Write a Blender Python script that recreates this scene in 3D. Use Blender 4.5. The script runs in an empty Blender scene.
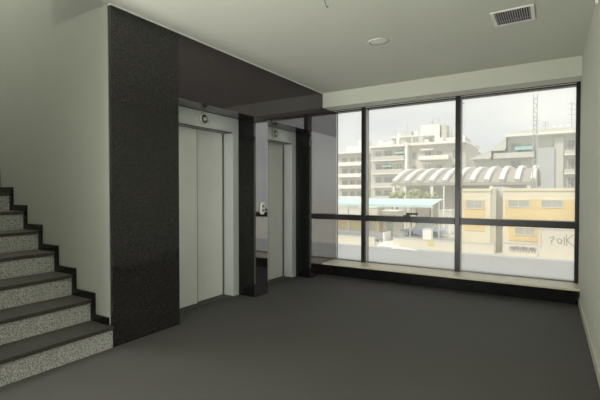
import bpy, bmesh, math, random
from mathutils import Vector, Matrix
random.seed(7)
S = bpy.context.scene
COL = S.collection

# ------------------------------------------------------------------ camera, sky, sun, exposure
cam_data = bpy.data.cameras.new('camera')
cam_data.sensor_width = 36.0
cam_data.lens = 36.0 * 410.0 / 600.0
cam_data.clip_start = 0.02
cam_data.clip_end = 2000
cam = bpy.data.objects.new('camera', cam_data)
COL.objects.link(cam)
cam.location = (0, 0, 1.30)
cam.rotation_euler = (math.radians(90 - 1.06), 0, math.radians(32.0))
S.camera = cam

world = bpy.data.worlds.new('overcast_sky')
S.world = world
world.use_nodes = True
wn = world.node_tree.nodes
wl = world.node_tree.links
for n in list(wn):
    wn.remove(n)
w_out = wn.new('ShaderNodeOutputWorld')
w_bg = wn.new('ShaderNodeBackground')
w_tc = wn.new('ShaderNodeTexCoord')
w_map = wn.new('ShaderNodeMapping')
w_map.inputs['Scale'].default_value = (1.0, 1.0, 2.6)
w_no = wn.new('ShaderNodeTexNoise')
w_no.inputs['Scale'].default_value = 3.2
w_no.inputs['Detail'].default_value = 6
w_no.inputs['Roughness'].default_value = 0.5
w_ra = wn.new('ShaderNodeValToRGB')
w_ra.color_ramp.elements[0].position = 0.36
w_ra.color_ramp.elements[0].color = (0.67, 0.69, 0.72, 1)
w_ra.color_ramp.elements[1].position = 0.66
w_ra.color_ramp.elements[1].color = (0.90, 0.90, 0.885, 1)
wl.new(w_tc.outputs['Generated'], w_map.inputs['Vector'])
wl.new(w_map.outputs['Vector'], w_no.inputs['Vector'])
wl.new(w_no.outputs['Fac'], w_ra.inputs['Fac'])
wl.new(w_ra.outputs['Color'], w_bg.inputs['Color'])
w_bg.inputs['Strength'].default_value = 1.42
wl.new(w_bg.outputs['Background'], w_out.inputs['Surface'])

sun_d = bpy.data.lights.new('sun', 'SUN')
sun_d.energy = 3.0
sun_d.angle = math.radians(3)
sun_d.color = (1.0, 0.95, 0.85)
sun = bpy.data.objects.new('sun', sun_d)
COL.objects.link(sun)
sun.rotation_euler = (math.radians(42), 0, math.radians(-38))
sun.location = (-10, -10, 20)

def area_light(name, loc, rot, sx, sy, power, col):
    d = bpy.data.lights.new(name, 'AREA')
    d.shape = 'RECTANGLE'
    d.size = sx
    d.size_y = sy
    d.energy = power
    d.color = col
    o = bpy.data.objects.new(name, d)
    COL.objects.link(o)
    o.location = loc
    o.rotation_euler = [math.radians(a) for a in rot]
    return o
# added fill lights, unseen, behind the camera and above the stairs
rd = area_light('rear_fill', (-2.94, -1.9, 0.35), (0, 0, 0), 0.3, 2.6, 425, (1.0, 0.985, 0.94))
rd.rotation_euler = Vector((0.05, 0.22, 0.97)).to_track_quat('-Z', 'Y').to_euler()
rs = area_light('rear_side_fill', (-0.25, -2.4, 0.9), (0, 0, 0), 0.8, 1.6, 7, (1.0, 0.99, 0.96))
rs.rotation_euler = Vector((-0.30, 0.93, 0.10)).to_track_quat('-Z', 'Y').to_euler()
rs.data.spread = math.radians(44)
area_light('stairwell_fill', (-5.2, 1.45, 5.5), (0, 0, 0), 2.6, 0.9, 85, (1.0, 0.985, 0.95))

S.view_settings.view_transform = 'Standard'
S.view_settings.look = 'None'
S.view_settings.gamma = 1.0
S.view_settings.use_curve_mapping = False
S.view_settings.exposure = 0.0
S.cycles.max_bounces = 10
S.cycles.diffuse_bounces = 6
S.cycles.transparent_max_bounces = 12
S.cycles.use_denoising = True
S.cycles.sample_clamp_indirect = 4.0
S.cycles.use_adaptive_sampling = False

# ------------------------------------------------------------------ materials
def new_mat(name):
    m = bpy.data.materials.new(name)
    m.use_nodes = True
    nt = m.node_tree
    for n in list(nt.nodes):
        nt.nodes.remove(n)
    o = nt.nodes.new('ShaderNodeOutputMaterial')
    return m, nt, o

def mat(name, col, rough=0.6, metal=0.0, spec=0.5, var=0.06, scale=6.0, bump=0.0, bscale=80.0, alpha=None):
    m, nt, o = new_mat(name)
    p = nt.nodes.new('ShaderNodeBsdfPrincipled')
    p.inputs['Roughness'].default_value = rough
    p.inputs['Metallic'].default_value = metal
    p.inputs['Specular IOR Level'].default_value = spec
    tc = nt.nodes.new('ShaderNodeTexCoord')
    no = nt.nodes.new('ShaderNodeTexNoise')
    no.inputs['Scale'].default_value = scale
    no.inputs['Detail'].default_value = 4
    nt.links.new(tc.outputs['Object'], no.inputs['Vector'])
    ra = nt.nodes.new('ShaderNodeValToRGB')
    ra.color_ramp.elements[0].position = 0.3
    ra.color_ramp.elements[1].position = 0.7
    ra.color_ramp.elements[0].color = tuple(min(1, c * (1 - var)) for c in col) + (1,)
    ra.color_ramp.elements[1].color = tuple(min(1, c * (1 + var)) for c in col) + (1,)
    nt.links.new(no.outputs['Fac'], ra.inputs['Fac'])
    nt.links.new(ra.outputs['Color'], p.inputs['Base Color'])
    if bump:
        n2 = nt.nodes.new('ShaderNodeTexNoise')
        n2.inputs['Scale'].default_value = bscale
        nt.links.new(tc.outputs['Object'], n2.inputs['Vector'])
        b = nt.nodes.new('ShaderNodeBump')
        b.inputs['Strength'].default_value = bump
        b.inputs['Distance'].default_value = 0.01
        nt.links.new(n2.outputs['Fac'], b.inputs['Height'])
        nt.links.new(b.outputs['Normal'], p.inputs['Normal'])
    nt.links.new(p.outputs['BSDF'], o.inputs['Surface'])
    return m

def granite(name, dark, mid, light, scale, rough, lo=0.42, hi=0.72, ior=1.5):
    m, nt, o = new_mat(name)
    p = nt.nodes.new('ShaderNodeBsdfPrincipled')
    p.inputs['Roughness'].default_value = rough
    p.inputs['IOR'].default_value = ior
    tc = nt.nodes.new('ShaderNodeTexCoord')
    vo = nt.nodes.new('ShaderNodeTexVoronoi')
    vo.inputs['Scale'].default_value = scale
    no = nt.nodes.new('ShaderNodeTexNoise')
    no.inputs['Scale'].default_value = scale * 0.6
    no.inputs['Detail'].default_value = 5
    no.inputs['Roughness'].default_value = 0.7
    nt.links.new(tc.outputs['Object'], vo.inputs['Vector'])
    nt.links.new(tc.outputs['Object'], no.inputs['Vector'])
    sx = nt.nodes.new('ShaderNodeSeparateColor')
    nt.links.new(vo.outputs['Color'], sx.inputs['Color'])
    mx = nt.nodes.new('ShaderNodeMath')
    mx.operation = 'MULTIPLY_ADD'
    mx.inputs[1].default_value = 0.45
    nt.links.new(sx.outputs['Red'], mx.inputs[0])
    m2 = nt.nodes.new('ShaderNodeMath')
    m2.operation = 'MULTIPLY'
    m2.inputs[1].default_value = 0.62
    nt.links.new(no.outputs['Fac'], m2.inputs[0])
    nt.links.new(m2.outputs[0], mx.inputs[2])
    ra = nt.nodes.new('ShaderNodeValToRGB')
    e = ra.color_ramp.elements
    e[0].position = lo
    e[0].color = tuple(dark) + (1,)
    e[1].position = hi
    e[1].color = tuple(light) + (1,)
    k = e.new((lo + hi) / 2)
    k.color = tuple(mid) + (1,)
    nt.links.new(mx.outputs[0], ra.inputs['Fac'])
    nt.links.new(ra.outputs['Color'], p.inputs['Base Color'])
    nt.links.new(p.outputs['BSDF'], o.inputs['Surface'])
    return m

def hazed_glass():
    m, nt, o = new_mat('hazed_window_glass')  # haze of the view is mixed into the pane as a translucent veil
    tr = nt.nodes.new('ShaderNodeBsdfTransparent')
    tr.inputs['Color'].default_value = (0.93, 0.935, 0.912, 1)
    gl = nt.nodes.new('ShaderNodeBsdfGlossy')
    gl.inputs['Roughness'].default_value = 0.10
    fr = nt.nodes.new('ShaderNodeFresnel')
    fr.inputs['IOR'].default_value = 1.12
    mg = nt.nodes.new('ShaderNodeMixShader')
    nt.links.new(fr.outputs['Fac'], mg.inputs['Fac'])
    nt.links.new(tr.outputs['BSDF'], mg.inputs[1])
    nt.links.new(gl.outputs['BSDF'], mg.inputs[2])
    tl = nt.nodes.new('ShaderNodeBsdfTranslucent')
    tl.inputs['Color'].default_value = (0.95, 0.935, 0.88, 1)
    tc = nt.nodes.new('ShaderNodeTexCoord')
    no = nt.nodes.new('ShaderNodeTexNoise')
    no.inputs['Scale'].default_value = 1.6
    no.inputs['Detail'].default_value = 2
    no.inputs['Roughness'].default_value = 0.6
    nt.links.new(tc.outputs['Object'], no.inputs['Vector'])
    mr = nt.nodes.new('ShaderNodeMapRange')
    mr.inputs['From Min'].default_value = 0.3
    mr.inputs['From Max'].default_value = 0.7
    mr.inputs['To Min'].default_value = 0.14
    mr.inputs['To Max'].default_value = 0.17
    nt.links.new(no.outputs['Fac'], mr.inputs['Value'])
    ms = nt.nodes.new('ShaderNodeMixShader')
    nt.links.new(mr.outputs['Result'], ms.inputs['Fac'])
    nt.links.new(mg.outputs['Shader'], ms.inputs[1])
    nt.links.new(tl.outputs['BSDF'], ms.inputs[2])
    nt.links.new(ms.outputs['Shader'], o.inputs['Surface'])
    return m

M = {}
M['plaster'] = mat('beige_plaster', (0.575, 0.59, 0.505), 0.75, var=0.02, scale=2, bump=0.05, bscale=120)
M['plaster_darkened'] = mat('plaster_darkened', (0.36, 0.37, 0.33), 0.78, var=0.02, scale=2)  # same plaster, darkened here to offset excess light on the stair wall
M['ceiling'] = mat('ceiling_paint', (0.575, 0.59, 0.51), 0.85, var=0.02, scale=1.5)
M['white_trim'] = mat('white_trim_paint', (0.78, 0.78, 0.74), 0.5, var=0.02)
M['floor'] = mat('dark_grey_vinyl', (0.092, 0.087, 0.086), 0.72, spec=0.25, var=0.05, scale=1.2, bump=0.05, bscale=220)
M['granite'] = granite('black_polished_granite', (0.010, 0.0095, 0.010), (0.020, 0.0185, 0.019), (0.085, 0.080, 0.078), 230, 0.05, 0.42, 0.80, 1.52)
M['granite_boosted'] = granite('black_granite_boosted_reflection', (0.012, 0.009, 0.0105), (0.020, 0.0155, 0.018), (0.050, 0.043, 0.046), 170, 0.035, 0.42, 0.85, 2.75)  # same granite with reflectivity raised to get the bright window reflections
M['granite_lintel'] = granite('black_polished_granite_lintel', (0.020, 0.0115, 0.0155), (0.034, 0.020, 0.027), (0.080, 0.062, 0.070), 240, 0.04, 0.42, 0.85, 1.72)  # same granite again, reflection raised and purple tint added for the lintel
M['granite_matte'] = granite('black_granite_slab', (0.006, 0.006, 0.006), (0.010, 0.010, 0.0095), (0.025, 0.024, 0.023), 140, 0.16, 0.40, 0.85, 1.35)
M['tread'] = granite('dark_stair_granite', (0.03, 0.027, 0.023), (0.05, 0.045, 0.039), (0.085, 0.077, 0.067), 160, 0.42, 0.35, 0.8)
M['riser'] = granite('speckled_light_granite', (0.13, 0.13, 0.127), (0.40, 0.40, 0.39), (0.68, 0.68, 0.66), 200, 0.4, 0.30, 0.80)
M['sill'] = mat('beige_marble', (0.76, 0.69, 0.53), 0.35, var=0.06, scale=9)
M['skirting_stone'] = mat('cream_marble_skirting', (0.60, 0.57, 0.48), 0.35, var=0.08, scale=7)
M['steel'] = mat('brushed_steel', (0.88, 0.89, 0.88), 0.40, metal=0.1, var=0.03, scale=3)
M['steel_frame'] = mat('brushed_steel_frame', (0.70, 0.73, 0.735), 0.38, metal=0.1, var=0.03, scale=3)
M['chrome'] = mat('polished_chrome', (0.80, 0.80, 0.74), 0.28, metal=1.0, var=0.02)
M['satin'] = mat('satin_metal', (0.80, 0.80, 0.74), 0.40, metal=0.4, var=0.02)
M['dark_lens'] = mat('dark_lens', (0.03, 0.032, 0.03), 0.15, var=0.02)
M['button_plate'] = mat('ivory_button_plate', (0.78, 0.78, 0.68), 0.35, var=0.02)
M['button'] = mat('grey_button', (0.12, 0.12, 0.11), 0.3, var=0.02)
M['alu'] = mat('dark_bronze_aluminium', (0.009, 0.009, 0.010), 0.35, spec=0.4, var=0.05)
M['alu_edge'] = mat('grey_aluminium_edge', (0.20, 0.20, 0.20), 0.35, metal=0.5, var=0.03)
M['pale_strip'] = mat('pale_frame_strip', (0.70, 0.70, 0.67), 0.6, var=0.02)
M['glass'] = hazed_glass()
M['vent_white'] = mat('vent_white_enamel', (0.72, 0.71, 0.64), 0.45, var=0.02)
M['vent_slat'] = mat('vent_grey_slat', (0.34, 0.34, 0.36), 0.45, var=0.02)
M['dark'] = mat('dark_void', (0.03, 0.03, 0.03), 0.8, var=0.02)
M['lamp_glass'] = mat('frosted_lamp_glass', (0.66, 0.67, 0.58), 0.35, var=0.02)
M['wire'] = mat('grey_wire', (0.10, 0.10, 0.10), 0.5, var=0.02)
# outside
M['asphalt'] = mat('pale_asphalt', (0.31, 0.32, 0.33), 0.9, var=0.05, scale=0.4)
M['yard'] = mat('pale_concrete_yard', (0.60, 0.57, 0.52), 0.9, var=0.05, scale=0.3)
M['kerb'] = mat('concrete_kerb', (0.56, 0.56, 0.54), 0.9, var=0.04)
M['cream_wall'] = mat('cream_render', (0.72, 0.66, 0.54), 0.85, var=0.04, scale=1.2)
M['yellow'] = mat('yellow_render', (0.80, 0.60, 0.27), 0.85, var=0.04, scale=0.8)
M['cream'] = mat('cream_band', (0.80, 0.72, 0.53), 0.85, var=0.03, scale=0.8)
M['olive'] = mat('olive_render', (0.58, 0.56, 0.43), 0.85, var=0.03)
M['grey_block'] = mat('grey_concrete', (0.60, 0.60, 0.59), 0.85, var=0.05)
M['win_dark'] = mat('hazed_glass_far', (0.34, 0.36, 0.34), 0.15, var=0.15, scale=1.5)  # pane colour lightened, with distance haze put into it
M['win_grey'] = mat('grey_panes', (0.44, 0.45, 0.39), 0.3, var=0.1, scale=2)  # grey-green tone, mottled slightly by noise
M['apt_white'] = mat('white_render', (0.60, 0.58, 0.52), 0.85, var=0.05, scale=0.25)
M['apt_grey'] = mat('grey_render', (0.60, 0.60, 0.54), 0.85, var=0.06, scale=0.25)
M['apt_greydark'] = mat('dark_grey_render', (0.50, 0.52, 0.52), 0.85, var=0.06, scale=0.25)
M['white'] = mat('white_paint', (0.86, 0.85, 0.80), 0.7, var=0.02)
M['teal'] = mat('teal_awning', (0.33, 0.52, 0.50), 0.8, var=0.05)
M['cyan_roof'] = mat('pale_blue_sheet', (0.58, 0.74, 0.76), 0.5, var=0.03)
M['shell'] = mat('beige_vault_sheet', (0.41, 0.39, 0.34), 0.7, var=0.05, scale=0.5)
M['leaf'] = mat('pale_green_leaf', (0.36, 0.38, 0.18), 0.8, var=0.3, scale=3)
M['bark'] = mat('bark', (0.20, 0.16, 0.11), 0.9, var=0.2)
M['lattice'] = mat('galvanised_steel', (0.52, 0.52, 0.50), 0.5, metal=0.3, var=0.03)
M['graffiti'] = mat('grey_spray_paint', (0.30, 0.29, 0.27), 0.9, var=0.05)
M['graffiti_pink'] = mat('faded_pink_paint', (0.55, 0.40, 0.36), 0.9, var=0.05)
M['grey_shade'] = mat('grey_paint_and_shade', (0.30, 0.31, 0.32), 0.3, var=0.02)  # plain grey for the barrier; on the platform its darkness is painted shade
M['car_blue'] = mat('blue_car_paint', (0.30, 0.40, 0.58), 0.3, var=0.02)
M['tyre'] = mat('tyre_rubber', (0.04, 0.04, 0.04), 0.8, var=0.02)
M['sign_yellow'] = mat('yellow_plate', (0.72, 0.62, 0.15), 0.6, var=0.02)
M['tile'] = mat('terracotta_roof', (0.48, 0.33, 0.25), 0.85, var=0.1, scale=1)

# ------------------------------------------------------------------ builders
def wpos(o):
    v = Vector((0, 0, 0))
    while o is not None:
        v += o.location
        o = o.parent
    return v

class MB:
    """collects shapes in world coordinates; build() links them as one mesh object"""
    def __init__(self):
        self.bm = bmesh.new()

    def box(self, x0, x1, y0, y1, z0, z1, bev=0.0, rot=None):
        r = bmesh.ops.create_cube(self.bm, size=1.0)
        vs = r['verts']
        c = Vector(((x0 + x1) / 2, (y0 + y1) / 2, (z0 + z1) / 2))
        s = Vector((abs(x1 - x0), abs(y1 - y0), abs(z1 - z0)))
        for v in vs:
            v.co = Vector((v.co.x * s.x, v.co.y * s.y, v.co.z * s.z))
            if rot is not None:
                v.co = rot @ v.co
            v.co += c
        if bev:
            es = set()
            for v in vs:
                for e in v.link_edges:
                    es.add(e)
            bmesh.ops.bevel(self.bm, geom=list(es), offset=bev, segments=2, affect='EDGES', profile=0.6)
        return self

    def cyl(self, p0, p1, r0, r1=None, seg=16, cap=True):
        r1 = r0 if r1 is None else r1
        p0 = Vector(p0); p1 = Vector(p1)
        d = p1 - p0
        q = Vector((0, 0, 1)).rotation_difference(d.normalized()).to_matrix().to_4x4()
        bmesh.ops.create_cone(self.bm, cap_ends=cap, segments=seg, radius1=r0, radius2=r1, depth=d.length,
                              matrix=Matrix.Translation((p0 + p1) / 2) @ q)
        return self

    def lathe(self, c, axis, prof, seg=32):
        """profile of (radius, height along axis)"""
        q = Vector((0, 0, 1)).rotation_difference(Vector(axis).normalized()).to_matrix()
        c = Vector(c)
        rings = []
        for r, h in prof:
            if r < 1e-6:
                rings.append([self.bm.verts.new(c + q @ Vector((0, 0, h)))])
            else:
                rings.append([self.bm.verts.new(c + q @ Vector((r * math.cos(2 * math.pi * k / seg), r * math.sin(2 * math.pi * k / seg), h))) for k in range(seg)])
        for a, b in zip(rings, rings[1:]):
            for k in range(seg):
                k2 = (k + 1) % seg
                if len(a) == 1 and len(b) == 1:
                    continue
                if len(a) == 1:
                    self.bm.faces.new((a[0], b[k], b[k2]))
                elif len(b) == 1:
                    self.bm.faces.new((a[k], a[k2], b[0]))
                else:
                    self.bm.faces.new((a[k], a[k2], b[k2], b[k]))
        return self

    def tube(self, pts, r, seg=8):
        for a, b in zip(pts, pts[1:]):
            self.cyl(a, b, r, r, seg)
        for p in pts[1:-1]:
            bmesh.ops.create_icosphere(self.bm, subdivisions=1, radius=r, matrix=Matrix.Translation(Vector(p)))
        return self

    def prism(self, outline, axis, a, b):
        """outline: 2D points; axis 'x': (y,z), 'y': (x,z), 'z': (x,y)"""
        def pt(u, v, w):
            return {'x': (w, u, v), 'y': (u, w, v), 'z': (u, v, w)}[axis]
        lo = [self.bm.verts.new(pt(u, v, a)) for u, v in outline]
        hi = [self.bm.verts.new(pt(u, v, b)) for u, v in outline]
        n = len(outline)
        self.bm.faces.new(lo)
        self.bm.faces.new(hi)
        for k in range(n):
            self.bm.faces.new((lo[k], lo[(k + 1) % n], hi[(k + 1) % n], hi[k]))
        return self

    def blob(self, c, r, sub=2, jit=0.15, sz=1.0):
        res = bmesh.ops.create_icosphere(self.bm, subdivisions=sub, radius=1.0)
        for v in res['verts']:
            k = r * (1 + random.uniform(-jit, jit))
            v.co = Vector(c) + Vector((v.co.x * k, v.co.y * k, v.co.z * k * sz))
        return self

    def build(self, name, m, parent=None, smooth=False):
        bm = self.bm
        bmesh.ops.recalc_face_normals(bm, faces=bm.faces[:])
        xs = [v.co for v in bm.verts]
        c = Vector(((min(p.x for p in xs) + max(p.x for p in xs)) / 2, (min(p.y for p in xs) + max(p.y for p in xs)) / 2, min(p.z for p in xs)))
        for v in bm.verts:
            v.co -= c
        me = bpy.data.meshes.new(name)
        bm.to_mesh(me)
        bm.free()
        me.materials.append(M[m] if isinstance(m, str) else m)
        if smooth:
            for p in me.polygons:
                p.use_smooth = True
        o = bpy.data.objects.new(name, me)
        COL.objects.link(o)
        if parent is not None:
            o.parent = parent
            o.location = c - wpos(parent)
        else:
            o.location = c
        return o

def box(*a, **k):
    return MB().box(*a, **k)

def tag(o, label=None, cat=None, group=None, kind=None):
    if label: o['label'] = label
    if cat: o['category'] = cat
    if group: o['group'] = group
    if kind: o['kind'] = kind
    return o

def empty(name, loc):
    o = bpy.data.objects.new(name, None)
    o.empty_display_size = 0.1
    COL.objects.link(o)
    o.location = loc
    return o

def struct(name, b, m, parent=None, label=None, cat=None):
    o = b.build(name, m, parent)
    if parent is None:
        tag(o, label, cat, None, 'structure')
    return o

def copy_tree(o, parent=None):
    c = o.copy()
    COL.objects.link(c)
    if parent is not None:
        c.parent = parent
    for ch in list(o.children):
        copy_tree(ch, c)
    return c

# ------------------------------------------------------------------ room shell
XL, XR = -3.137, 0.241        # granite wall face, right wall face
YC = 2.064                    # corner where the granite starts
YB = 5.69                     # beam / plinth front
YG = 6.17                     # window glass
H = 2.86
XS = -7.2                     # far end of the stair bay
YS = 0.85                     # near side of the stair bay
YR = -3.6                     # rear of the lobby
OP1 = (2.783, 3.992)          # first lift recess along Y
OP2 = (4.238, 5.337)          # second lift recess
XD = -3.41                    # lift frame plane
ZL = 2.2245                   # lintel underside

fl = MB()
fl.box(XL - 0.0, XR + 0.15, YR, 6.25, -0.25, 0)
fl.box(XS, XL, YR, YC, -0.25, 0)
fl.box(XL - 0.75, XL, YC + 0.0, 6.25, -0.25, 0)
struct('floor', fl, 'floor', None, 'plain dark grey floor of the lobby', 'floor')

ce = MB()
ce.box(XL - 0.02, XR + 0.28, YR, YC, H, H + 0.25)
ce.box(-4.05, XR + 0.15, YC, 6.3, H, H + 0.25)
struct('ceiling', ce, 'ceiling', None, 'pale beige plaster ceiling over the lobby', 'ceiling')
ch = MB()
ch.box(XS - 0.15, XL + 0.15, YS - 0.15, YC + 0.15, 5.6, 5.8)
struct('ceiling_stairwell', ch, 'ceiling', None, 'high ceiling of the stairwell', 'ceiling')
struct('wall_stairwell_upper', box(XL - 0.02, XL + 0.13, YS - 0.15, YC + 0.15, H + 0.25, 5.6), 'plaster_darkened', None, 'upper wall of the stairwell above the lobby ceiling', 'wall')

# right wall and its skirting
def skew(mb):
    # the right wall runs very slightly off the square
    for v in mb.bm.verts:
        v.co.x += max(0.0, YB - v.co.y) * 0.0125
    return mb
struct('wall_right', skew(MB().box(XR, XR + 0.15, YR, YB, 0, H).box(XR, XR + 0.15, YB, 6.3, 0, H)), 'plaster', None, 'plain pale beige wall on the right', 'wall')
bs = MB()
y = YR
while y < YB - 0.01:
    bs.box(XR - 0.014, XR, y, min(y + 0.597, YB - 0.001), 0.0, 0.085, 0.003)
    y += 0.6
struct('baseboard_right', skew(bs), 'skirting_stone', None, 'cream marble skirting along the right wall', 'baseboard')

# wall beside the stairs (faces the camera)
struct('wall_stair', box(XS, XL - 0.032, YC, YC + 0.15, 0, 5.6), 'plaster_darkened', None, 'pale beige wall rising beside the stairs', 'wall')
struct('trim_1', box(XL - 0.040, XL - 0.031, YC - 0.008, YC - 0.0005, 0.25, H, 0.001), 'plaster_darkened', None, 'thin pale corner bead beside the black granite', 'trim')
sw = MB()
sw.box(XS, XL - 0.02, YS - 0.15, YS, 0, 5.6)
sw.box(XL - 0.02, XL + 0.16, YS - 0.15, YS, 0, H)  # unseen return added to block the rear fill from the stair wall
struct('wall_stair_near', sw, 'plaster', None, 'beige wall on the near side of the stairs', 'wall')
struct('wall_stair_end', box(XS - 0.15, XS, YR, YC + 0.15, 0, 5.6), 'plaster', None, 'end wall of the stairwell', 'wall')
struct('wall_left_rear', box(XL - 0.15, XL, YR, YS - 0.15, 0, H), 'plaster', None, 'beige wall of the lobby before the stairs', 'wall')

# granite clad lift wall: an empty with its slabs as parts
wl_ = empty('wall_left', (XL, 4.0, 0))
tag(wl_, 'lift wall clad in polished black granite', 'wall', None, 'structure')
G = 0.0012
TH = 0.27
def slab(y0, y1, z0, z1, x0=None, x1=XL, m='granite_boosted'):
    x0 = XL - 0.03 if x0 is None else x0
    box(x0, x1, y0 + G, y1 - G, z0, z1, bev=0.0).build('granite_slab', m, wl_)
slab(YC, OP1[0], 0, H - 0.012, m='granite')
slab(OP1[0], 3.935, ZL, H - 0.012, m='granite_lintel')
slab(3.935, 5.337, ZL, H - 0.012, m='granite_lintel')
slab(5.337, 6.2, ZL + 0.0, H - 0.012, m='granite_lintel')
slab(OP1[1], OP2[0], 0, ZL - 0.002)
slab(OP2[1], 6.2, 0, ZL - 0.002)
# reveals (returns into the recesses) and soffits
for (a, b) in (OP1, OP2):
    box(XD - 0.2, XL - 0.031, b, b + 0.03, 0, ZL - 0.002).build('granite_reveal', 'granite_matte', wl_)
    box(XD - 0.2, XL - 0.031, a - 0.03, a, 0, ZL - 0.002).build('granite_reveal', 'granite_matte', wl_)
    box(XD - 0.2, XL - 0.031, a, b, ZL, ZL + 0.03).build('granite_soffit', 'granite', wl_)
# masonry core behind the slabs
core = MB()
core.box(XL - 0.75, XL - 0.031, YC + 0.15, OP1[0] - 0.031, 0, H)
core.box(XL - 0.75, XL - 0.031, OP1[0] - 0.031, OP2[1] + 0.031, ZL + 0.031, H)
core.box(XL - 0.75, XL - 0.031, OP1[1] + 0.031, OP2[0] - 0.031, 0, ZL + 0.031)
core.box(XL - 0.75, XL - 0.031, OP2[1] + 0.031, 6.3, 0, H)
core.box(XL - 0.85, XL - 0.75, YC + 0.15, 6.3, 0, H)
core.build('masonry', 'dark', wl_)
struct('trim_2', box(XL - 0.03, XL + 0.012, YC - 0.005, YB, H - 0.0115, H), 'white_trim', None, 'thin white strip between granite and ceiling', 'trim')

# lift doors ---------------------------------------------------------------
def lift_door(name, a, b, label):
    d = empty(name, (XD, (a + b) / 2, 0))
    tag(d, label, 'lift door', None, 'structure')
    fw = 0.105
    zh = 2.045
    f = MB()
    f.box(XD - 0.17, XD, a + 0.001, a + fw, 0.001, ZL - 0.004, bev=0.002)
    f.box(XD - 0.17, XD, b - fw, b - 0.001, 0.001, ZL - 0.004, bev=0.002)
    f.build('door_frame', 'steel_frame', d)
    box(XD - 0.17, XD, a + fw + 0.001, b - fw - 0.001, zh, ZL - 0.004, bev=0.002).build('door_header', 'steel_frame', d)
    mid = a + fw + (b - a - 2 * fw) * 0.5
    box(XD - 0.165, XD - 0.130, a + fw + 0.002, mid + 0.02, 0.008, zh - 0.002, bev=0.002).build('door_leaf', 'steel', d)
    box(XD - 0.205, XD - 0.170, mid - 0.03, b - fw + 0.03, 0.008, zh + 0.02, bev=0.002).build('door_leaf', 'steel', d)
    box(XD - 0.21, XD - 0.02, a + fw + 0.001, b - fw - 0.001, 0.0, 0.006).build('door_sill', 'floor', d)
    box(XD - 0.129, XD - 0.012, a + fw + 0.002, b - fw - 0.002, zh - 0.014, zh - 0.0005).build('header_shadow_gap', 'button', d)  # dark strip painting the shadow gap under the header
    box(XD - 0.169, XD - 0.132, mid + 0.0205, mid + 0.0285, 0.008, zh - 0.002).build('leaf_gap_line', 'button', d)  # dark strips added to draw the gap lines at the leaf edges
    box(XD - 0.169, XD - 0.150, b - fw - 0.012, b - fw - 0.002, 0.008, zh - 0.002).build('leaf_gap_line', 'button', d)
    return d
lift_door('door_1', OP1[0], OP1[1], 'brushed steel lift door nearer the stairs')
lift_door('door_2', OP2[0], OP2[1], 'brushed steel lift door nearer the window')

# window bay ---------------------------------------------------------------
struct('trim_3', box(XL + 0.001, XR - 0.001, YB, 5.97, 2.632, H), 'ceiling', None, 'boxed beam across the top of the window', 'beam')
struct('trim_4', box(XL + 0.001, XR - 0.001, YB + 0.012, 6.25, 0.0, 0.158, 0.002), 'granite_matte', None, 'black granite plinth under the window sill', 'plinth')
win = empty('window_1', ((XL + XR) / 2, YG, 0))
tag(win, 'wide dark framed window with six panes overlooking the street', 'window', None, 'structure')
struct('trim_5', box(XL + 0.001, XR - 0.001, YB - 0.006, 6.3, 0.159, 0.183, 0.004), 'sill', None, 'beige marble sill along the window', 'window sill')
struct('wall_lintel', box(XL - 0.8, XR + 0.15, 6.0, 6.3, 2.74, H), 'plaster', None, 'wall strip above the window head', 'wall')
mull = (-2.602, -1.178)
MW = 0.033
YF0, YF1 = 6.055, 6.215
for mx_ in mull:
    k = box(mx_ - MW, mx_ + MW, YF0, YF1, 0.184, 2.70, 0.003).build('mullion', 'alu', win)
    box(mx_ + MW, mx_ + MW + 0.004, YF0 + 0.045, YF0 + 0.100, 0.184, 2.70).build('mullion_reflection', 'pale_strip', k)  # pale strip puts the light reflection on the mullion side into colour
    box(mx_ - MW - 0.004, mx_ - MW, YF0 + 0.045, YF0 + 0.100, 0.184, 2.70).build('mullion_reflection', 'pale_strip', k)
box(0.198, XR - 0.002, YF0, YF1, 0.184, 2.74, 0.003).build('jamb', 'alu', win)
head = MB()
head.box(XL + 0.002, 0.197, YF0 + 0.03, YF1, 2.620, 2.74, 0.003)
h_ = head.build('head_rail', 'alu', win)
box(XL + 0.002, 0.197, YF0 + 0.022, YF0 + 0.0295, 2.637, 2.645).build('head_strip', 'pale_strip', h_)
seg_x = [(XL + 0.002, mull[0] - MW - 0.005), (mull[0] + MW + 0.005, mull[1] - MW - 0.005), (mull[1] + MW + 0.005, 0.197)]
for (a, b) in seg_x:
    box(a, b, YF0 + 0.004, YF1, 0.850, 0.936, 0.003).build('transom', 'alu', win)
    box(a, b, YF0 + 0.05, YF1, 0.184, 0.196, 0.002).build('bottom_rail', 'alu_edge', win)
    for (z0, z1) in ((0.197, 0.849), (0.937, 2.619)):
        box(a, b, YG - 0.004, YG + 0.004, z0, z1).build('pane', 'glass', win)
# window handle (dark lever on the transom)
hd = MB()
hd.box(-1.945, -1.845, YF0 - 0.022, YF0 + 0.004, 0.893, 0.962, 0.006)
hd.box(-1.890, -1.850, YF0 - 0.045, YF0 - 0.020, 0.933, 0.990, 0.005)
hd.box(-1.890, -1.715, YF0 - 0.055, YF0 - 0.032, 0.968, 0.998, 0.006)
hd.build('handle', 'alu', win)
for (x_, z_) in ((0.10, 2.625), (-1.12, 2.56)):
    MB().cyl((x_, YG - 0.018, z_), (x_, YG - 0.005, z_), 0.008, 0.006, 10).build('pane_clip', 'alu', win)

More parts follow.
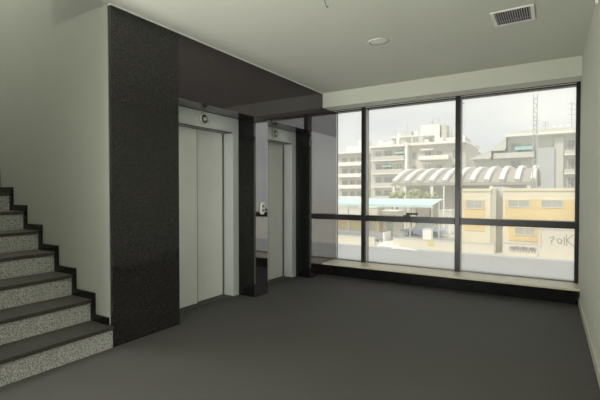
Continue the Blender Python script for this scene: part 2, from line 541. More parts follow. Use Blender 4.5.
# ------------------------------------------------------------------ staircase
st = empty('staircase', (XL, (YS + YC) / 2, 0))
tag(st, 'staircase with dark granite treads and speckled grey risers', 'staircase')
RISE, GO, NST = 0.1848, 0.294, 9
for i in range(NST):
    xr = XL - GO * i
    z0 = RISE * i
    z1 = RISE * (i + 1)
    xe = xr - GO if i < NST - 1 else XS + 0.002
    box(xr - 0.03, xr, YS + 0.002, YC - 0.002, z0 + 0.0005 if i == 0 else z0 + 0.0003, z1 - 0.032).build('riser', 'riser', st)
    box(xe - (0.028 if i < NST - 1 else 0), xr + 0.018, YS + 0.002, YC - 0.002, z1 - 0.031, z1, 0.004).build('tread', 'tread', st)
body = MB()
pts = [(XL - 0.031, 0.001)]
for i in range(NST):
    pts.append((XL - GO * i - 0.031, RISE * (i + 1) - 0.0325))
    if i < NST - 1:
        pts.append((XL - GO * (i + 1) - 0.031, RISE * (i + 1) - 0.0325))
pts.append((XS + 0.003, RISE * NST - 0.0325))
pts.append((XS + 0.003, 0.001))
body.prism(pts, 'y', YS + 0.004, YC - 0.004)
body.build('stair_body', 'dark', st)
sk = MB()
TW, TZ = 0.055, 0.062
for i in range(NST):
    xr = XL - GO * i
    z1 = RISE * (i + 1)
    xn = xr - GO if i < NST - 1 else XS + 0.01
    sk.box(xn + 0.001, xr - (0.045 if i == 0 else 0.0) + (0.0 if i == 0 else TW), YC - 0.018, YC - 0.0025, z1 + 0.0005, z1 + TZ)
    if i < NST - 1:
        sk.box(xn + 0.0005, xn + TW, YC - 0.018, YC - 0.0025, z1 + TZ, z1 + RISE)
sk.build('stepped_skirting', 'granite_matte', st)

# ------------------------------------------------------------------ fittings
def indicator(y, z, label):
    t = empty('floor_indicator', (XD, y, z))
    tag(t, label, 'lift indicator', 'round indicators above the lift doors')
    MB().lathe((XD + 0.0005, y, z), (1, 0, 0), [(0.0, 0.0), (0.066, 0.0), (0.067, 0.018), (0.062, 0.028), (0.054, 0.030), (0.048, 0.022)]).build('bezel', 'satin', t, True)
    MB().lathe((XD + 0.0005, y, z), (1, 0, 0), [(0.0485, 0.012), (0.047, 0.018), (0.036, 0.022), (0.030, 0.024)]).build('dark_ring', 'dark_lens', t, True)
    MB().lathe((XD + 0.0005, y, z), (1, 0, 0), [(0.030, 0.020), (0.029, 0.032), (0.018, 0.043), (0.0, 0.047)]).build('dome', 'chrome', t, True)
    return t
indicator(3.385, 2.135, 'round chrome indicator above the lift door nearer the stairs')
indicator(4.775, 2.135, 'round chrome indicator above the lift door nearer the window')

bp = empty('call_button_panel', (XL, 4.118, 1.03))
tag(bp, 'small ivory lift call panel with two buttons on the granite pier', 'call panel')
pl = MB()
out = []
for k in range(24):
    a = 2 * math.pi * k / 24
    out.append((4.118 + 0.036 * math.cos(a), (1.140 if math.sin(a) >= 0 else 1.058) + 0.036 * math.sin(a)))
pl.prism(out, 'x', XL + 0.0005, XL + 0.014)
pl.build('face_plate', 'button_plate', bp)
for zc in (1.075, 1.126):
    MB().lathe((XL + 0.0142, 4.118, zc), (1, 0, 0), [(0.0, 0.0), (0.019, 0.0), (0.0185, 0.005), (0.015, 0.007), (0.0, 0.007)], 20).build('button', 'button', bp, True)

dl = empty('ceiling_downlight', (-1.58, 4.063, H))
tag(dl, 'round recessed downlight in the ceiling', 'ceiling light')
MB().lathe((-1.58, 4.063, H - 0.0003), (0, 0, -1), [(0.086, 0.0), (0.112, 0.0), (0.113, 0.004), (0.104, 0.010), (0.090, 0.010), (0.087, 0.002)], 40).build('trim_ring', 'ceiling', dl, True)
MB().lathe((-1.58, 4.063, H - 0.0003), (0, 0, -1), [(0.0, 0.004), (0.080, 0.003), (0.0855, 0.0005)], 40).build('frosted_glass', 'lamp_glass', dl, True)
MB().lathe((-1.58, 4.063, H - 0.0003), (0, 0, -1), [(0.0815, 0.0035), (0.084, 0.006), (0.0885, 0.006), (0.0895, 0.002)], 40).build('dark_gap_ring', 'button', dl, True)

# air vent in the ceiling
vx0, vx1, vy0, vy1 = -0.505, -0.172, 3.92, 4.255
vt = empty('air_vent', ((vx0 + vx1) / 2, (vy0 + vy1) / 2, H))
tag(vt, 'square white ceiling air vent with grey slats', 'air vent')
fr = MB()
b_ = 0.030
fr.box(vx0, vx1, vy0, vy0 + b_ * 0.5, H - 0.012, H - 0.0005, 0.002)
fr.box(vx0, vx1, vy1 - b_ * 0.5, vy1, H - 0.012, H - 0.0005, 0.002)
fr.box(vx0, vx0 + b_, vy0 + b_ * 0.5, vy1 - b_ * 0.5, H - 0.012, H - 0.0005, 0.002)
fr.box(vx1 - b_, vx1, vy0 + b_ * 0.5, vy1 - b_ * 0.5, H - 0.012, H - 0.0005, 0.002)
fr.build('vent_frame', 'vent_white', vt)
box(vx0 + b_, vx1 - b_, vy0 + b_ * 0.5, vy1 - b_ * 0.5, H - 0.002, H - 0.0005).build('vent_back', 'dark', vt)
n = 15
for k in range(n):
    xx = vx0 + b_ + (vx1 - vx0 - 2 * b_) * (k + 0.5) / n
    box(xx - 0.0035, xx + 0.0035, vy0 + b_ * 0.5, vy1 - b_ * 0.5, H - 0.0105, H - 0.0022).build('slat', 'vent_slat', vt)
box(vx0 + b_, vx1 - b_, (vy0 + vy1) / 2 + 0.06, (vy0 + vy1) / 2 + 0.066, H - 0.012, H - 0.0106).build('cross_bar', 'vent_slat', vt)

hk = MB().tube([(-1.603, 2.94, H - 0.0005), (-1.606, 2.955, H - 0.022), (-1.616, 2.99, H - 0.030), (-1.622, 3.02, H - 0.030), (-1.620, 3.03, H - 0.018)], 0.003)
tag(hk.build('wire_hook', 'wire'), 'short bent wire hanging from the ceiling', 'wire')

sn = empty('wall_sensor', (XR, 3.92, 2.76))
tag(sn, 'small white sensor high on the right wall by the ceiling', 'sensor')
box(XR - 0.0005, XR + 0.0205, 3.90, 3.94, 2.755, 2.845, 0.005).build('housing', 'white_trim', sn)
MB().lathe((XR - 0.0007, 3.92, 2.785), (-1, 0, 0), [(0.014, 0.0), (0.011, 0.006), (0.0, 0.009)], 16).build('lens', 'vent_slat', sn, True)

# ------------------------------------------------------------------ outside
ZG = -3.4
struct('street_ground', box(-160, 90, 8, 33.2, ZG - 0.3, ZG), 'asphalt', None, 'pale grey asphalt street below the window', 'street')
struct('yard_ground', box(-160, 90, 33.2, 420, ZG - 0.3, ZG + 0.02), 'yard', None, 'pale concrete yard beyond the street wall', 'ground')
struct('kerb', box(-160, 90, 33.0, 33.2, ZG, ZG + 0.12), 'kerb', None, 'concrete kerb along the far side of the street', 'kerb')

# yellow building ----------------------------------------------------------
YY = 35.0
yb = empty('yellow_building', (-1.0, YY + 4, ZG))
tag(yb, 'low yellow building with cream bands and high strip windows', 'building')
box(-6.72, -4.32, YY, YY + 8, ZG + 0.02, 1.56, 0.02).build('left_wing', 'cream', yb)
box(-3.47, 9.0, YY, YY + 8, ZG + 0.02, 1.58, 0.02).build('right_wing', 'cream', yb)
box(-4.319, -3.471, YY + 0.9, YY + 8, ZG + 0.02, 1.75).build('recessed_bay', 'grey_block', yb)
box(-4.318, -3.96, YY + 0.05, YY + 0.89, ZG + 0.02, 1.57).build('olive_return', 'olive', yb)
def ypanel(x0, x1, z0, z1):
    box(x0, x1, YY - 0.04, YY - 0.001, z0, z1).build('yellow_panel', 'yellow', yb)
def ywin(x0, x1, z0, z1, nm=2, yf=YY - 0.041):
    w = MB()
    w.box(x0 - 0.05, x1 + 0.05, yf - 0.05, yf, z0 - 0.05, z0)
    w.box(x0 - 0.05, x1 + 0.05, yf - 0.05, yf, z1, z1 + 0.05)
    w.box(x0 - 0.05, x0, yf - 0.05, yf, z0, z1)
    w.box(x1, x1 + 0.05, yf - 0.05, yf, z0, z1)
    for q in range(1, nm):
        xx = x0 + (x1 - x0) * q / nm
        w.box(xx - 0.02, xx + 0.02, yf - 0.045, yf, z0, z1)
    o = w.build('window', 'cream', yb)
    box(x0, x1, yf - 0.02, yf, z0, z1).build('pane', 'win_grey', o)
ypanel(-6.25, -4.75, -1.75, 0.02 + 0.0)
ypanel(-6.35, -4.75, 0.03, 0.76)
ywin(-6.12, -4.90, 0.04, 0.66)
ypanel(-3.32, 8.7, -0.72, 0.78)
ypanel(-3.05, -1.05, -2.35, -0.95)
ywin(-3.10, -1.72, 0.22, 0.70)
ywin(-0.92, 0.40, 0.24, 0.72)
ywin(1.30, 2.65, 0.24, 0.72)
ywin(3.5, 4.85, 0.24, 0.72)
ywin(-2.62, -1.33, -1.86, -1.36)
box(-6.78, -4.3, YY - 0.08, YY + 0.02, 1.40, 1.60).build('parapet_band', 'cream', yb)
box(-3.55, 9.0, YY - 0.08, YY + 0.02, 1.42, 1.62).build('parapet_band', 'cream', yb)

# street walls ---------------------------------------------------------------
def wall_piece(x0, x1, y0, ztop, label, m='cream_wall'):
    t = empty('boundary_wall', ((x0 + x1) / 2, y0 + 0.1, ZG))
    tag(t, label, 'wall', 'boundary walls along the street')
    box(x0, x1, y0, y0 + 0.2, ZG + 0.02, ztop).build('wall_body', m, t)
    box(x0 - 0.02, x1 + 0.02, y0 - 0.03, y0 + 0.23, ztop, ztop + 0.06).build('coping', 'kerb', t)
    return t
gw = wall_piece(-1.05, 6.0, 34.2, -1.35, 'cream street wall with grey spray scribbles at the right')
lw = wall_piece(-3.35, -1.10, 34.25, -2.50, 'low cream street wall covered in scribbled graffiti below the lower window')
wall_piece(-11.9, -3.95, 34.2, -2.66, 'low beige street wall with a small yellow plate')
wall_piece(-24.0, -13.6, 34.2, -2.72, 'low pale street wall left of the open gateway')
# graffiti strokes
def stroke(pts, y, m, parent, r=0.035):
    b = MB()
    for (a, c) in zip(pts, pts[1:]):
        p0 = Vector((a[0], y, a[1])); p1 = Vector((c[0], y, c[1]))
        d = p1 - p0
        ang = math.atan2(d.z, d.x)
        b.box(-d.length / 2 - r, d.length / 2 + r, -0.004, 0.004, -r, r)
        vs = b.bm.verts[:][-8:]
        R_ = Matrix.Rotation(-ang, 3, 'Y')
        for v in vs:
            v.co = R_ @ v.co + (p0 + p1) / 2
    return b.build('graffiti', m, parent)
gy = 34.2 - 0.005
def letter(x, z, pts, s=1.0, m='graffiti', parent=gw, y=gy, r=0.03):
    stroke([(x + p[0] * s, z + p[1] * s) for p in pts], y, m, parent, r)
letter(-0.35, -2.35, [(0.0, 0.55), (0.25, 0.62), (0.32, 0.45), (0.12, 0.28), (0.14, 0.0)], 0.8)
letter(0.10, -2.35, [(0.0, 0.45), (0.05, 0.1), (0.28, 0.05), (0.34, 0.35), (0.1, 0.5)], 0.8)
letter(0.50, -2.38, [(0.0, 0.6), (0.03, 0.0)], 0.9)
letter(0.62, -2.42, [(0.0, 0.75), (0.05, 0.0)], 1.0)
letter(0.66, -2.42, [(0.35, 0.75), (0.0, 0.38), (0.40, -0.05)], 1.0)
letter(-0.9, -1.9, [(0.0, -0.9), (0.02, 0.3)], 0.9, 'graffiti_pink')
ly = 34.25 - 0.005
for k in range(9):
    x = -2.95 + k * 0.19
    z = ZG + 0.22 + random.uniform(0, 0.12)
    letter(x, z, [(0, 0.1), (0.10, 0.45), (0.16, 0.05), (0.24, 0.42), (0.05, 0.25)], 0.95, 'graffiti' if k % 3 else 'graffiti_pink', lw, ly, 0.026)
pp = box(-8.95, -8.45, 34.15, 34.17, -3.05, -2.75, 0.01).build('street_plate', 'sign_yellow')
tag(pp, 'small yellow plate fixed to the low beige street wall', 'plate')

# gateway ramp, cabinet, cars in the yard ---------------------------------------
rp = MB()
rp.prism([(-13.1, 33.5), (-11.6, 33.0), (-9.4, 32.7), (-10.9, 33.5), (-11.8, 34.6), (-12.0, 36.0), (-12.1, 41.0), (-13.5, 41.0), (-13.5, 36.0)], 'z', ZG + 0.02, ZG + 0.14)
struct('ramp', rp, 'white', None, 'bright pale concrete ramp through the gateway', 'ramp')
cb = empty('utility_cabinet', (-9.95, 37.6, ZG))
tag(cb, 'white utility cabinet standing behind the low beige street wall', 'cabinet')
box(-10.25, -9.45, 37.4, 37.9, ZG + 0.02, -2.02, 0.02).build('cabinet_body', 'white', cb)
box(-10.29, -9.41, 37.36, 37.94, -2.02, -1.97, 0.01).build('cabinet_roof', 'kerb', cb)
box(-10.2, -9.5, 37.375, 37.399, ZG + 0.2, -2.1, 0.005).build('cabinet_door', 'white', cb)

def car(x, y, m, label, L=4.1, gl='win_dark'):
    t = empty('car', (x, y, ZG + 0.02))
    tag(t, label, 'car', 'cars parked in the yard')
    z = ZG + 0.02
    prof = [(-L / 2, 0.28), (-L / 2 + 0.05, 0.72), (-L / 2 + 0.9, 0.86), (L / 2 - 0.45, 0.90), (L / 2 - 0.05, 0.78), (L / 2, 0.30)]
    MB().prism([(x + a, z + b) for a, b in prof], 'y', y - 0.82, y + 0.82).build('car_body', m, t)
    cab = [(-L / 2 + 0.95, 0.87), (-L / 2 + 1.55, 1.38), (L / 2 - 1.0, 1.40), (L / 2 - 0.45, 0.905)]
    MB().prism([(x + a, z + b) for a, b in cab], 'y', y - 0.70, y + 0.70).build('car_cabin', gl, t)
    box(x - L / 2 + 1.55, x + L / 2 - 1.0, y - 0.71, y + 0.71, z + 1.38, z + 1.43, 0.02).build('car_roof', m, t)
    for sx in (-L / 2 + 0.8, L / 2 - 0.75):
        for sy in (-0.84, 0.68):
            MB().cyl((x + sx, y + sy, z + 0.31), (x + sx, y + sy + 0.16, z + 0.31), 0.31, None, 20).build('wheel', 'tyre', t)
    return t
car(-11.9, 44.2, 'car_blue', 'blue car parked behind the white utility cabinet')
# long bench-like platform beside the gateway, shade painted in as dark grey
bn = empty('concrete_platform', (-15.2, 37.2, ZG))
tag(bn, 'long raised platform with painted-in shade at the left of the gateway', 'platform')
box(-22.0, -13.7, 36.6, 38.2, ZG + 0.4, -2.55, 0.02).build('platform_deck', 'grey_shade', bn)
for k in range(5):
    box(-21.6 + k * 1.85, -21.3 + k * 1.85, 36.8, 38.0, ZG + 0.02, ZG + 0.4).build('platform_leg', 'kerb', bn)
box(-13.69, -13.55, 36.5, 38.3, ZG + 0.02, -2.45).build('end_plate', 'white', bn)
gp = empty('gate_barrier', (-13.1, 38.4, ZG))
tag(gp, 'grey barrier standing across the pale gateway ramp', 'barrier')
box(-13.4, -12.3, 38.35, 38.45, -2.95, -2.45, 0.01).build('barrier_panel', 'grey_shade', gp)
for xx in (-13.35, -12.4):
    box(xx, xx + 0.08, 38.46, 38.54, ZG + 0.02, -2.45).build('barrier_post', 'grey_block', gp)

# orange kiosk and low white sheds behind ---------------------------------------
kk = empty('kiosk', (-18.2, 42, ZG))
tag(kk, 'small orange walled kiosk with a pale roof beyond the platform', 'kiosk')
box(-23.0, -16.1, 41, 43, ZG + 0.02, -1.6).build('kiosk_wall', 'yellow', kk)
box(-23.2, -15.9, 40.8, 43.2, -1.6, -1.35, 0.02).build('kiosk_roof', 'white', kk)
box(-17.4, -16.6, 40.96, 40.999, ZG + 0.05, -1.9).build('kiosk_door', 'kerb', kk)
for (x0, x1, y0, z1, lab) in ((-20.2, -17.9, 46, -0.55, 'low white shed with flat roof beneath the pale blue canopy'),
                              (-15.8, -14.2, 42.2, -0.75, 'small white shed just left of the blue car'),
                              (-11.2, -9.9, 47, -0.75, 'small cream shed behind the white utility cabinet')):
    t = empty('shed', ((x0 + x1) / 2, y0 + 1, ZG))
    tag(t, lab, 'shed', 'sheds in the yard')
    box(x0, x1, y0, y0 + 2.2, ZG + 0.02, z1).build('shed_wall', 'cream_wall', t)
    box(x0 - 0.1, x1 + 0.1, y0 - 0.1, y0 + 2.3, z1, z1 + 0.12, 0.01).build('shed_roof', 'white', t)
    box(x0 + 0.4, x0 + 1.1, y0 - 0.03, y0 - 0.001, ZG + 0.05, ZG + 2.0).build('shed_door', 'win_grey', t)

# pale blue canopy ----------------------------------------------------------------
cn = empty('canopy', (-16, 39, ZG))
tag(cn, 'long pale blue sloping canopy on posts across the yard', 'canopy')
cv = MB()
cv.prism([(37.0, 0.08), (41.0, 0.58), (41.0, 0.68), (37.0, 0.18)], 'x', -27.0, -9.3)
cv.build('canopy_roof', 'cyan_roof', cn)
box(-27.0, -9.3, 36.94, 36.999, -0.05, 0.19).build('canopy_fascia', 'cyan_roof', cn)
for xx in (-26, -22.6, -19.2, -15.8, -12.4, -9.6):
    MB().cyl((xx, 40.7, ZG + 0.02), (xx, 40.7, 0.53), 0.07, None, 10).build('canopy_post', 'white', cn)
wp = MB().cyl((-10.45, 46.5, ZG + 0.02), (-10.45, 46.5, 2.0), 0.10, 0.08, 10)
tag(wp.build('lamp_pole', 'white'), 'tall white pole rising past the right end of the blue canopy', 'pole')

# trees behind the canopy -----------------------------------------------------------
def tree(x, y, zt, r, label):
    t = empty('tree', (x, y, ZG))
    tag(t, label, 'tree', 'trees behind the blue canopy')
    MB().cyl((x, y, ZG), (x, y, zt - r), 0.12, 0.07, 8).build('trunk', 'bark', t)
    b = MB()
    for k in range(26):
        a = random.uniform(0, 6.28)
        q = random.uniform(0, 1) ** 0.5 * r
        b.blob((x + q * math.cos(a), y + q * math.sin(a) * 0.6, zt - r * 0.9 + random.uniform(-0.6, 0.75) * r), r * random.uniform(0.22, 0.38), 2, 0.22)
    b.build('crown', 'leaf', t, False)
tl = ['pale green tree between the canopy and the vaulted hall, leftmost of its row',
      'second pale green tree from the left under the vaulted hall',
      'third pale green tree from the left under the vaulted hall',
      'fourth pale green tree from the left under the vaulted hall',
      'rightmost pale green tree under the vaulted hall']
for k, (x, zt, r) in enumerate(((-16.4, 1.30, 0.75), (-15.3, 1.45, 0.75), (-14.2, 1.35, 0.75), (-13.1, 1.55, 0.75), (-12.0, 1.35, 0.75))):
    tree(x, 45.3 if k % 2 else 46.85, zt, r, tl[k])

# vaulted hall ------------------------------------------------------------------------
vh = empty('vaulted_hall', (-9.0, 57, ZG))
tag(vh, 'long open hall with white ribbed barrel vault roof', 'building')
Y0, RY, ZE, RZ = 48.0, 10.2, 2.40, 1.85
X0, X1 = -16.9, -1.9
sh = MB()
NS = 28
def vz(a):
    return 1 - abs(math.cos(a)) ** 2.5
inner = []
outer = []
for k in range(NS + 1):
    a = math.pi * k / NS
    outer.append((Y0 + RY - RY * math.cos(a), ZE + RZ * vz(a)))
    inner.append((Y0 + RY - (RY - 0.25) * math.cos(a), ZE + RZ * vz(a) - 0.25))
sh.prism(outer + inner[::-1], 'x', X0, X1)
sh.build('roof_shell', 'shell', vh)
for q in range(11):
    xr = -16.5 + 1.45 * q
    rb = MB()
    o2 = []
    i2 = []
    for k in range(NS + 1):
        a = math.pi * k / NS
        o2.append((Y0 + RY - (RY + 0.30) * math.cos(a), ZE - 0.02 + RZ * vz(a) + 0.34))
        i2.append((Y0 + RY - (RY + 0.01) * math.cos(a), ZE - 0.02 + RZ * vz(a) + 0.02))
    rb.prism(o2 + i2[::-1], 'x', xr - 0.23, xr + 0.23)
    rb.build('roof_rib', 'white', vh)
box(X0 - 0.1, X1 + 0.1, Y0 - 0.25, Y0 + 0.3, ZE - 0.30, ZE - 0.03).build('eave_beam', 'shell', vh)
for xx in (-16.6, -15.25, -12.1, -9.0, -5.9, -2.4):
    box(xx - 0.16, xx + 0.16, Y0 - 0.16, Y0 + 0.16, ZG + 0.02, ZE - 0.31).build('column', 'white', vh)
box(X0, X1, Y0 + 3.0, Y0 + 3.3, ZG + 0.02, ZE + 1.0).build('rear_wall', 'apt_grey', vh)
box(-16.4, -12.4, Y0 + 2.9, Y0 + 2.999, ZG + 0.02, 1.4).build('wall_panel', 'cream_wall', vh)

# lattice mast ----------------------------------------------------------------------
lm = empty('lattice_mast', (-1.80, 46, ZG))
tag(lm, 'tall pale lattice mast rising behind the yellow building', 'mast')
r_ = 0.20
cx, cy, zt = -1.80, 46.0, 10.8
for sx, sy in ((-1, -1), (1, -1), (1, 1), (-1, 1)):
    MB().cyl((cx + sx * r_, cy + sy * r_, ZG + 0.02), (cx + sx * r_ * 0.8, cy + sy * r_ * 0.8, zt), 0.04, 0.035, 6).build('leg', 'lattice', lm)
br = MB()
zz = ZG + 0.1
sgn = 1
while zz < zt - 0.5:
    for sy in (-1, 1):
        br.cyl((cx - sgn * r_ * 0.95, cy + sy * r_ * 0.9, zz), (cx + sgn * r_ * 0.95, cy + sy * r_ * 0.9, zz + 0.42), 0.022, None, 5)
    for sx in (-1, 1):
        br.cyl((cx + sx * r_ * 0.9, cy - sgn * r_ * 0.95, zz), (cx + sx * r_ * 0.9, cy + sgn * r_ * 0.95, zz + 0.42), 0.022, None, 5)
    zz += 0.42
    sgn = -sgn
br.build('bracing', 'lattice', lm)

# apartment blocks ----------------------------------------------------------------------
def win_part(p, x0, x1, yf, z0, z1, m='win_dark', fm='apt_white'):
    w = MB()
    w.box(x0 - 0.08, x1 + 0.08, yf - 0.06, yf - 0.002, z0 - 0.08, z0)
    w.box(x0 - 0.08, x1 + 0.08, yf - 0.06, yf - 0.002, z1, z1 + 0.08)
    w.box(x0 - 0.08, x0, yf - 0.06, yf - 0.002, z0, z1)
    w.box(x1, x1 + 0.08, yf - 0.06, yf - 0.002, z0, z1)
    w.box((x0 + x1) / 2 - 0.03, (x0 + x1) / 2 + 0.03, yf - 0.05, yf - 0.002, z0, z1)
    o = w.build('window', fm, p)
    box(x0, x1, yf - 0.03, yf - 0.002, z0, z1).build('pane', m, o)
def balcony(p, x0, x1, yf, z, d=1.3, hgt=0.95, m='white', sm='apt_white'):
    o = box(x0, x1, yf - d, yf - 0.002, z - 0.18, z).build('balcony', sm, p)
    b = MB()
    b.box(x0, x1, yf - d, yf - d + 0.1, z, z + hgt)
    b.box(x0, x0 + 0.1, yf - d + 0.1, yf - 0.003, z, z + hgt)
    b.box(x1 - 0.1, x1, yf - d + 0.1, yf - 0.003, z, z + hgt)
    b.build('parapet', m, o)
def awning(p, x0, x1, yf, z, m='teal', d=1.5, drop=0.7):
    MB().prism([(yf - 0.003, z), (yf - d, z - drop), (yf - d, z - drop - 0.06), (yf - 0.003, z - 0.08)], 'x', x0, x1).build('awning', m, p)

A = empty('apartment_block', (-27, 98, ZG))
tag(A, 'large white apartment block with balconies and rooftop huts', 'building')
YA = 90.0
box(-36.6, -28.3, YA, YA + 16, ZG + 0.02, 11.5).build('wall', 'apt_white', A)
box(-28.29, -16.0, YA + 0.5, YA + 16, ZG + 0.02, 11.6).build('wall', 'apt_white', A)
box(-36.9, -28.3, YA - 1.4, YA + 16.2, 11.5, 12.0).build('roof_slab', 'white', A)
box(-28.25, -15.8, YA - 0.9, YA + 16.2, 11.6, 12.05).build('roof_slab', 'white', A)
box(-28.35, -27.75, YA - 1.2, YA + 0.4, ZG + 0.02, 12.3).build('pilaster', 'white', A)
for fz in (8.6, 5.6, 2.6, -0.4):
    balcony(A, -36.2, -28.5, YA, fz, 1.4, 0.9, 'apt_white', 'white')
    for (x0, x1) in ((-35.6, -34.3), (-33.4, -31.6), (-30.6, -29.2)):
        win_part(A, x0, x1, YA, fz + 0.15, fz + 2.15)
    balcony(A, -25.4, -19.2, YA + 0.5, fz - 0.2, 1.3, 0.8, 'white', 'apt_white')
    for (x0, x1) in ((-27.1, -26.2), (-24.4, -23.1), (-21.9, -20.7), (-18.6, -17.4)):
        win_part(A, x0, x1, YA + 0.5, fz + 0.0, fz + 1.6)
for (x0, x1, z) in ((-32.6, -31.4, 12.55), (-29.9, -28.8, 12.55), (-27.6, -26.4, 12.7), (-20.3, -19.4, 12.3), (-18.6, -17.6, 12.3)):
    win_part(A, x0, x1, YA + (2.499 if x0 == -27.6 else 4.999), z, z + 1.1)
for (x0, x1, fz) in ((-35.9, -33.2, 8.6), (-31.8, -28.8, 5.6), (-25.1, -22.6, 5.4), (-22.4, -19.5, 2.4), (-25.1, -23.0, 8.4)):
    rl = MB()
    q = x0
    while q < x1:
        rl.box(q, q + 0.06, YA - 0.95, YA - 0.9, fz + 0.95, fz + 2.2)
        q += 0.55
    rl.box(x0, x1, YA - 0.97, YA - 0.88, fz + 2.2, fz + 2.3)
    rl.build('balcony_screen', 'white', A)
awning(A, -30.6, -28.45, YA - 0.0, 10.6, 'teal')
awning(A, -33.6, -31.4, YA, 7.7, 'teal', 1.3, 0.6)
awning(A, -25.0, -22.4, YA + 0.5, 10.9, 'white', 1.2, 0.5)
# setback storeys and roof huts
box(-33.4, -25.8, YA + 5.0, YA + 14, 12.06, 14.2).build('penthouse', 'apt_white', A)
box(-33.8, -25.5, YA + 4.6, YA + 14.2, 14.2, 14.5).build('penthouse_roof', 'white', A)
box(-28.1, -25.4, YA + 2.5, YA + 4.4, 12.06, 14.0).build('roof_hut', 'apt_white', A)
box(-27.1, -23.9, YA + 7, YA + 12, 14.51, 17.0).build('roof_hut', 'white', A)
box(-23.7, -22.6, YA + 6, YA + 9, 12.06, 16.8).build('stair_tower', 'white', A)
box(-22.4, -21.2, YA + 6.5, YA + 9.5, 12.06, 16.6).build('stair_tower', 'apt_white', A)
box(-21.0, -17.0, YA + 5, YA + 12, 12.06, 13.5).build('penthouse', 'apt_white', A)
box(-36.2, -34.9, YA + 3, YA + 5, 12.01, 13.6).build('roof_hut', 'white', A)
box(-31.6, -29.7, YA + 8, YA + 10, 14.51, 16.0).build('roof_hut', 'apt_white', A)
for (x, y_, z) in ((-34.0, YA + 3, 12.01), (-25.0, YA + 3.2, 12.06), (-19.5, YA + 3, 12.06), (-18.0, YA + 2.6, 12.06)):
    b = MB()
    b.cyl((x - 0.7, y_, z + 0.75), (x + 0.7, y_, z + 0.75), 0.36, None, 12)
    b.box(x - 0.6, x - 0.5, y_ - 0.3, y_ + 0.3, z, z + 0.6)
    b.box(x + 0.5, x + 0.6, y_ - 0.3, y_ + 0.3, z, z + 0.6)
    b.build('water_tank', 'white', A)
for (x, y_, w, z, hh, m) in ((-36.0, 6, 0.9, 12.01, 1.5, 'white'), (-34.4, 7, 0.7, 12.01, 2.2, 'apt_white'), (-32.6, 1.5, 1.0, 12.01, 1.2, 'white'),
                          (-31.0, 2, 0.6, 12.01, 1.9, 'white'), (-29.4, 1.4, 0.8, 12.01, 1.1, 'apt_white'), (-32.4, 7, 0.8, 14.51, 1.0, 'white'),
                          (-28.6, 8, 0.7, 14.51, 1.5, 'white'), (-20.3, 8, 0.8, 13.51, 1.6, 'white'), (-18.4, 7, 0.7, 13.51, 1.1, 'apt_white'),
                          (-16.9, 2.0, 0.8, 12.06, 1.4, 'white'), (-21.4, 2.2, 0.7, 12.06, 1.2, 'white'), (-25.0, 8, 0.6, 17.01, 0.8, 'apt_white')):
    box(x - w / 2, x + w / 2, YA + y_, YA + y_ + 0.9, z, z + hh).build('roof_vent', m, A)
an = MB()
for (x, y_, z, hh) in ((-31.0, YA + 9, 16.0, 2.2), (-24.6, YA + 8, 17.0, 1.6), (-20.2, YA + 7, 13.5, 2.4), (-33.0, YA + 6, 14.5, 2.0), (-23.1, YA + 7, 16.8, 1.8)):
    an.cyl((x, y_, z), (x, y_, z + hh), 0.05, None, 5)
    for q in (0.6, 0.8, 0.98):
        an.cyl((x - 0.6 * (1.2 - q), y_, z + hh * q), (x + 0.6 * (1.2 - q), y_, z + hh * q), 0.035, None, 5)
an.build('antenna', 'lattice', A)

# block at the far left
Bk = empty('apartment_block', (-50, 106, ZG))
tag(Bk, 'white stepped apartment block left of the first window mullion', 'building')
YB2 = 100.0
box(-56.0, -42.5, YB2, YB2 + 14, ZG + 0.02, 11.6).build('wall', 'apt_white', Bk)
box(-49.2, -43.0, YB2 + 3, YB2 + 12, 11.9, 13.9).build('penthouse', 'white', Bk)
box(-46.6, -44.3, YB2 + 5, YB2 + 9, 13.9, 15.6).build('roof_hut', 'white', Bk)
box(-56.2, -42.3, YB2 - 1.3, YB2 + 14.1, 11.6, 11.9).build('roof_slab', 'white', Bk)
for fz in (8.4, 5.4, 2.4, -0.6):
    balcony(Bk, -49.8, -43.0, YB2, fz, 1.3, 0.9, 'white', 'apt_white')
    for (x0, x1) in ((-49.0, -47.6), (-46.6, -45.4), (-44.6, -43.4), (-53.0, -51.6)):
        win_part(Bk, x0, x1, YB2, fz + 0.1, fz + 2.1)

# grey stepped block on the right
Gk = empty('apartment_block', (-1, 82, ZG))
tag(Gk, 'grey stepped apartment block with teal awning behind the lattice mast', 'building')
YK = 75.0
box(-7.0, 9.0, YK + 1.5, YK + 14, ZG + 0.02, 10.4).build('wall', 'apt_grey', Gk)
box(-9.2, -7.01, YK + 1.5, YK + 14, ZG + 0.02, 8.2).build('wall', 'apt_grey', Gk)
box(-12.2, -9.21, YK + 1.5, YK + 14, ZG + 0.02, 6.9).build('wall', 'apt_grey', Gk)
box(-7.2, 9.2, YK - 0.1, YK + 14.2, 10.4, 10.75).build('roof_slab', 'white', Gk)
box(-9.4, -7.21, YK - 0.1, YK + 14.2, 8.2, 8.5).build('roof_slab', 'apt_grey', Gk)
box(-12.5, -9.41, YK - 0.1, YK + 14.2, 6.9, 7.2).build('roof_slab', 'apt_grey', Gk)
box(-6.6, 8.0, YK + 3, YK + 12, 10.75, 11.6).build('penthouse', 'apt_grey', Gk)
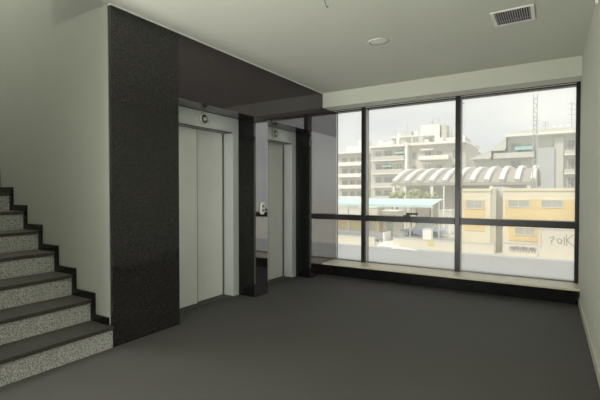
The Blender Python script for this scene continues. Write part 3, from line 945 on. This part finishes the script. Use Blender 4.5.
# sloping left edge
MB().prism([(-12.4, 7.2), (-9.3, 8.5), (-9.3, 7.2)], 'y', YK + 0.5, YK + 10).build('gable', 'apt_grey', Gk)
MB().prism([(-9.3, 8.5), (-7.1, 10.4), (-7.1, 8.5)], 'y', YK + 0.5, YK + 10).build('gable', 'apt_grey', Gk)
for fz in (7.2, 4.3, 1.4, -1.5):
    balcony(Gk, -11.9 if fz < 5 else -8.9, -3.0, YK + 1.5, fz - 0.1, 1.5, 0.7, 'apt_grey', 'apt_grey')
    balcony(Gk, 1.0, 8.0, YK + 1.5, fz, 1.5, 0.6, 'apt_grey', 'white')
    for (x0, x1) in ((-6.4, -5.0), (1.5, 2.3), (3.6, 5.0), (6.2, 7.4)):
        win_part(Gk, x0, x1, YK + 1.5, fz + 0.4, fz + 2.2, 'win_dark', 'apt_grey')
box(-2.7, -0.3, YK + 0.6, YK + 1.499, ZG + 0.02, 8.4).build('glazed_bay', 'apt_greydark', Gk)
box(-0.29, 0.9, YK + 0.9, YK + 1.499, ZG + 0.02, 9.9).build('stair_panel', 'apt_grey', Gk)
awning(Gk, -5.8, -3.2, YK + 1.5, 9.1, 'teal', 1.6, 0.9)
for (x, z) in ((-0.4, 11.6), (0.5, 11.6), (1.6, 11.6), (-3.6, 11.6)):
    MB().cyl((x - 0.3, YK + 5, z + 0.45), (x + 0.3, YK + 5, z + 0.45), 0.28, None, 10).build('water_tank', 'white', Gk)
aa = MB()
for (x, hh) in ((-2.9, 2.3), (2.0, 4.2), (-1.6, 1.4)):
    aa.cyl((x, YK + 4, 11.6), (x, YK + 4, 11.6 + hh), 0.06, None, 5)
    for q in (0.55, 0.75, 0.95):
        aa.cyl((x - 0.5, YK + 4, 11.6 + hh * q), (x + 0.5, YK + 4, 11.6 + hh * (q - 0.05)), 0.04, None, 5)
aa.build('antenna', 'lattice', Gk)

# houses on the rising ground between the two blocks
hl = MB()
pts = [(-70, ZG), (-70, 6.0), (-45, 8.6), (-30, 9.0), (-20, 7.6), (-10, 5.6), (10, 4.0), (30, ZG)]
hl.prism(pts, 'y', 150, 260)
struct('hill', hl, 'apt_grey', None, 'pale built up hill far behind the blocks', 'hill')
hs = [(-26.5, 132, 4.6, 13.4, 'white house with a flat roof just right of the second mullion, nearest the white block', 'white', 0),
      (-21.6, 131, 2.6, 15.0, 'narrow tall white house rising above its neighbours on the hill', 'white', 0),
      (-18.8, 124, 3.6, 11.6, 'low cream house with tiled roof on the hill', 'cream_wall', 1),
      (-23.6, 118, 4.4, 10.4, 'wide pale house below the narrow tall white house', 'apt_white', 0),
      (-17.0, 114, 4.2, 8.2, 'small white house half hidden behind the grey block', 'white', 0)]
for (x, y_, w, z, lab, m, roof) in hs:
    t = empty('house', (x, y_ + 3, ZG))
    tag(t, lab, 'house', 'houses between the apartment blocks')
    box(x - w / 2, x + w / 2, y_, y_ + 6, ZG + 0.02, z).build('wall', m, t)
    if roof:
        MB().prism([(x - w / 2 - 0.3, z), (x, z + 1.1), (x + w / 2 + 0.3, z)], 'y', y_ - 0.3, y_ + 6.3).build('roof', 'tile', t)
    else:
        box(x - w / 2 - 0.2, x + w / 2 + 0.2, y_ - 0.2, y_ + 6.2, z, z + 0.3).build('roof', 'apt_white', t)
    for fz in (z - 2.2, z - 5.0):
        for xx in (x - w * 0.25, x + w * 0.25):
            win_part(t, xx - 0.4, xx + 0.4, y_, fz, fz + 1.3)
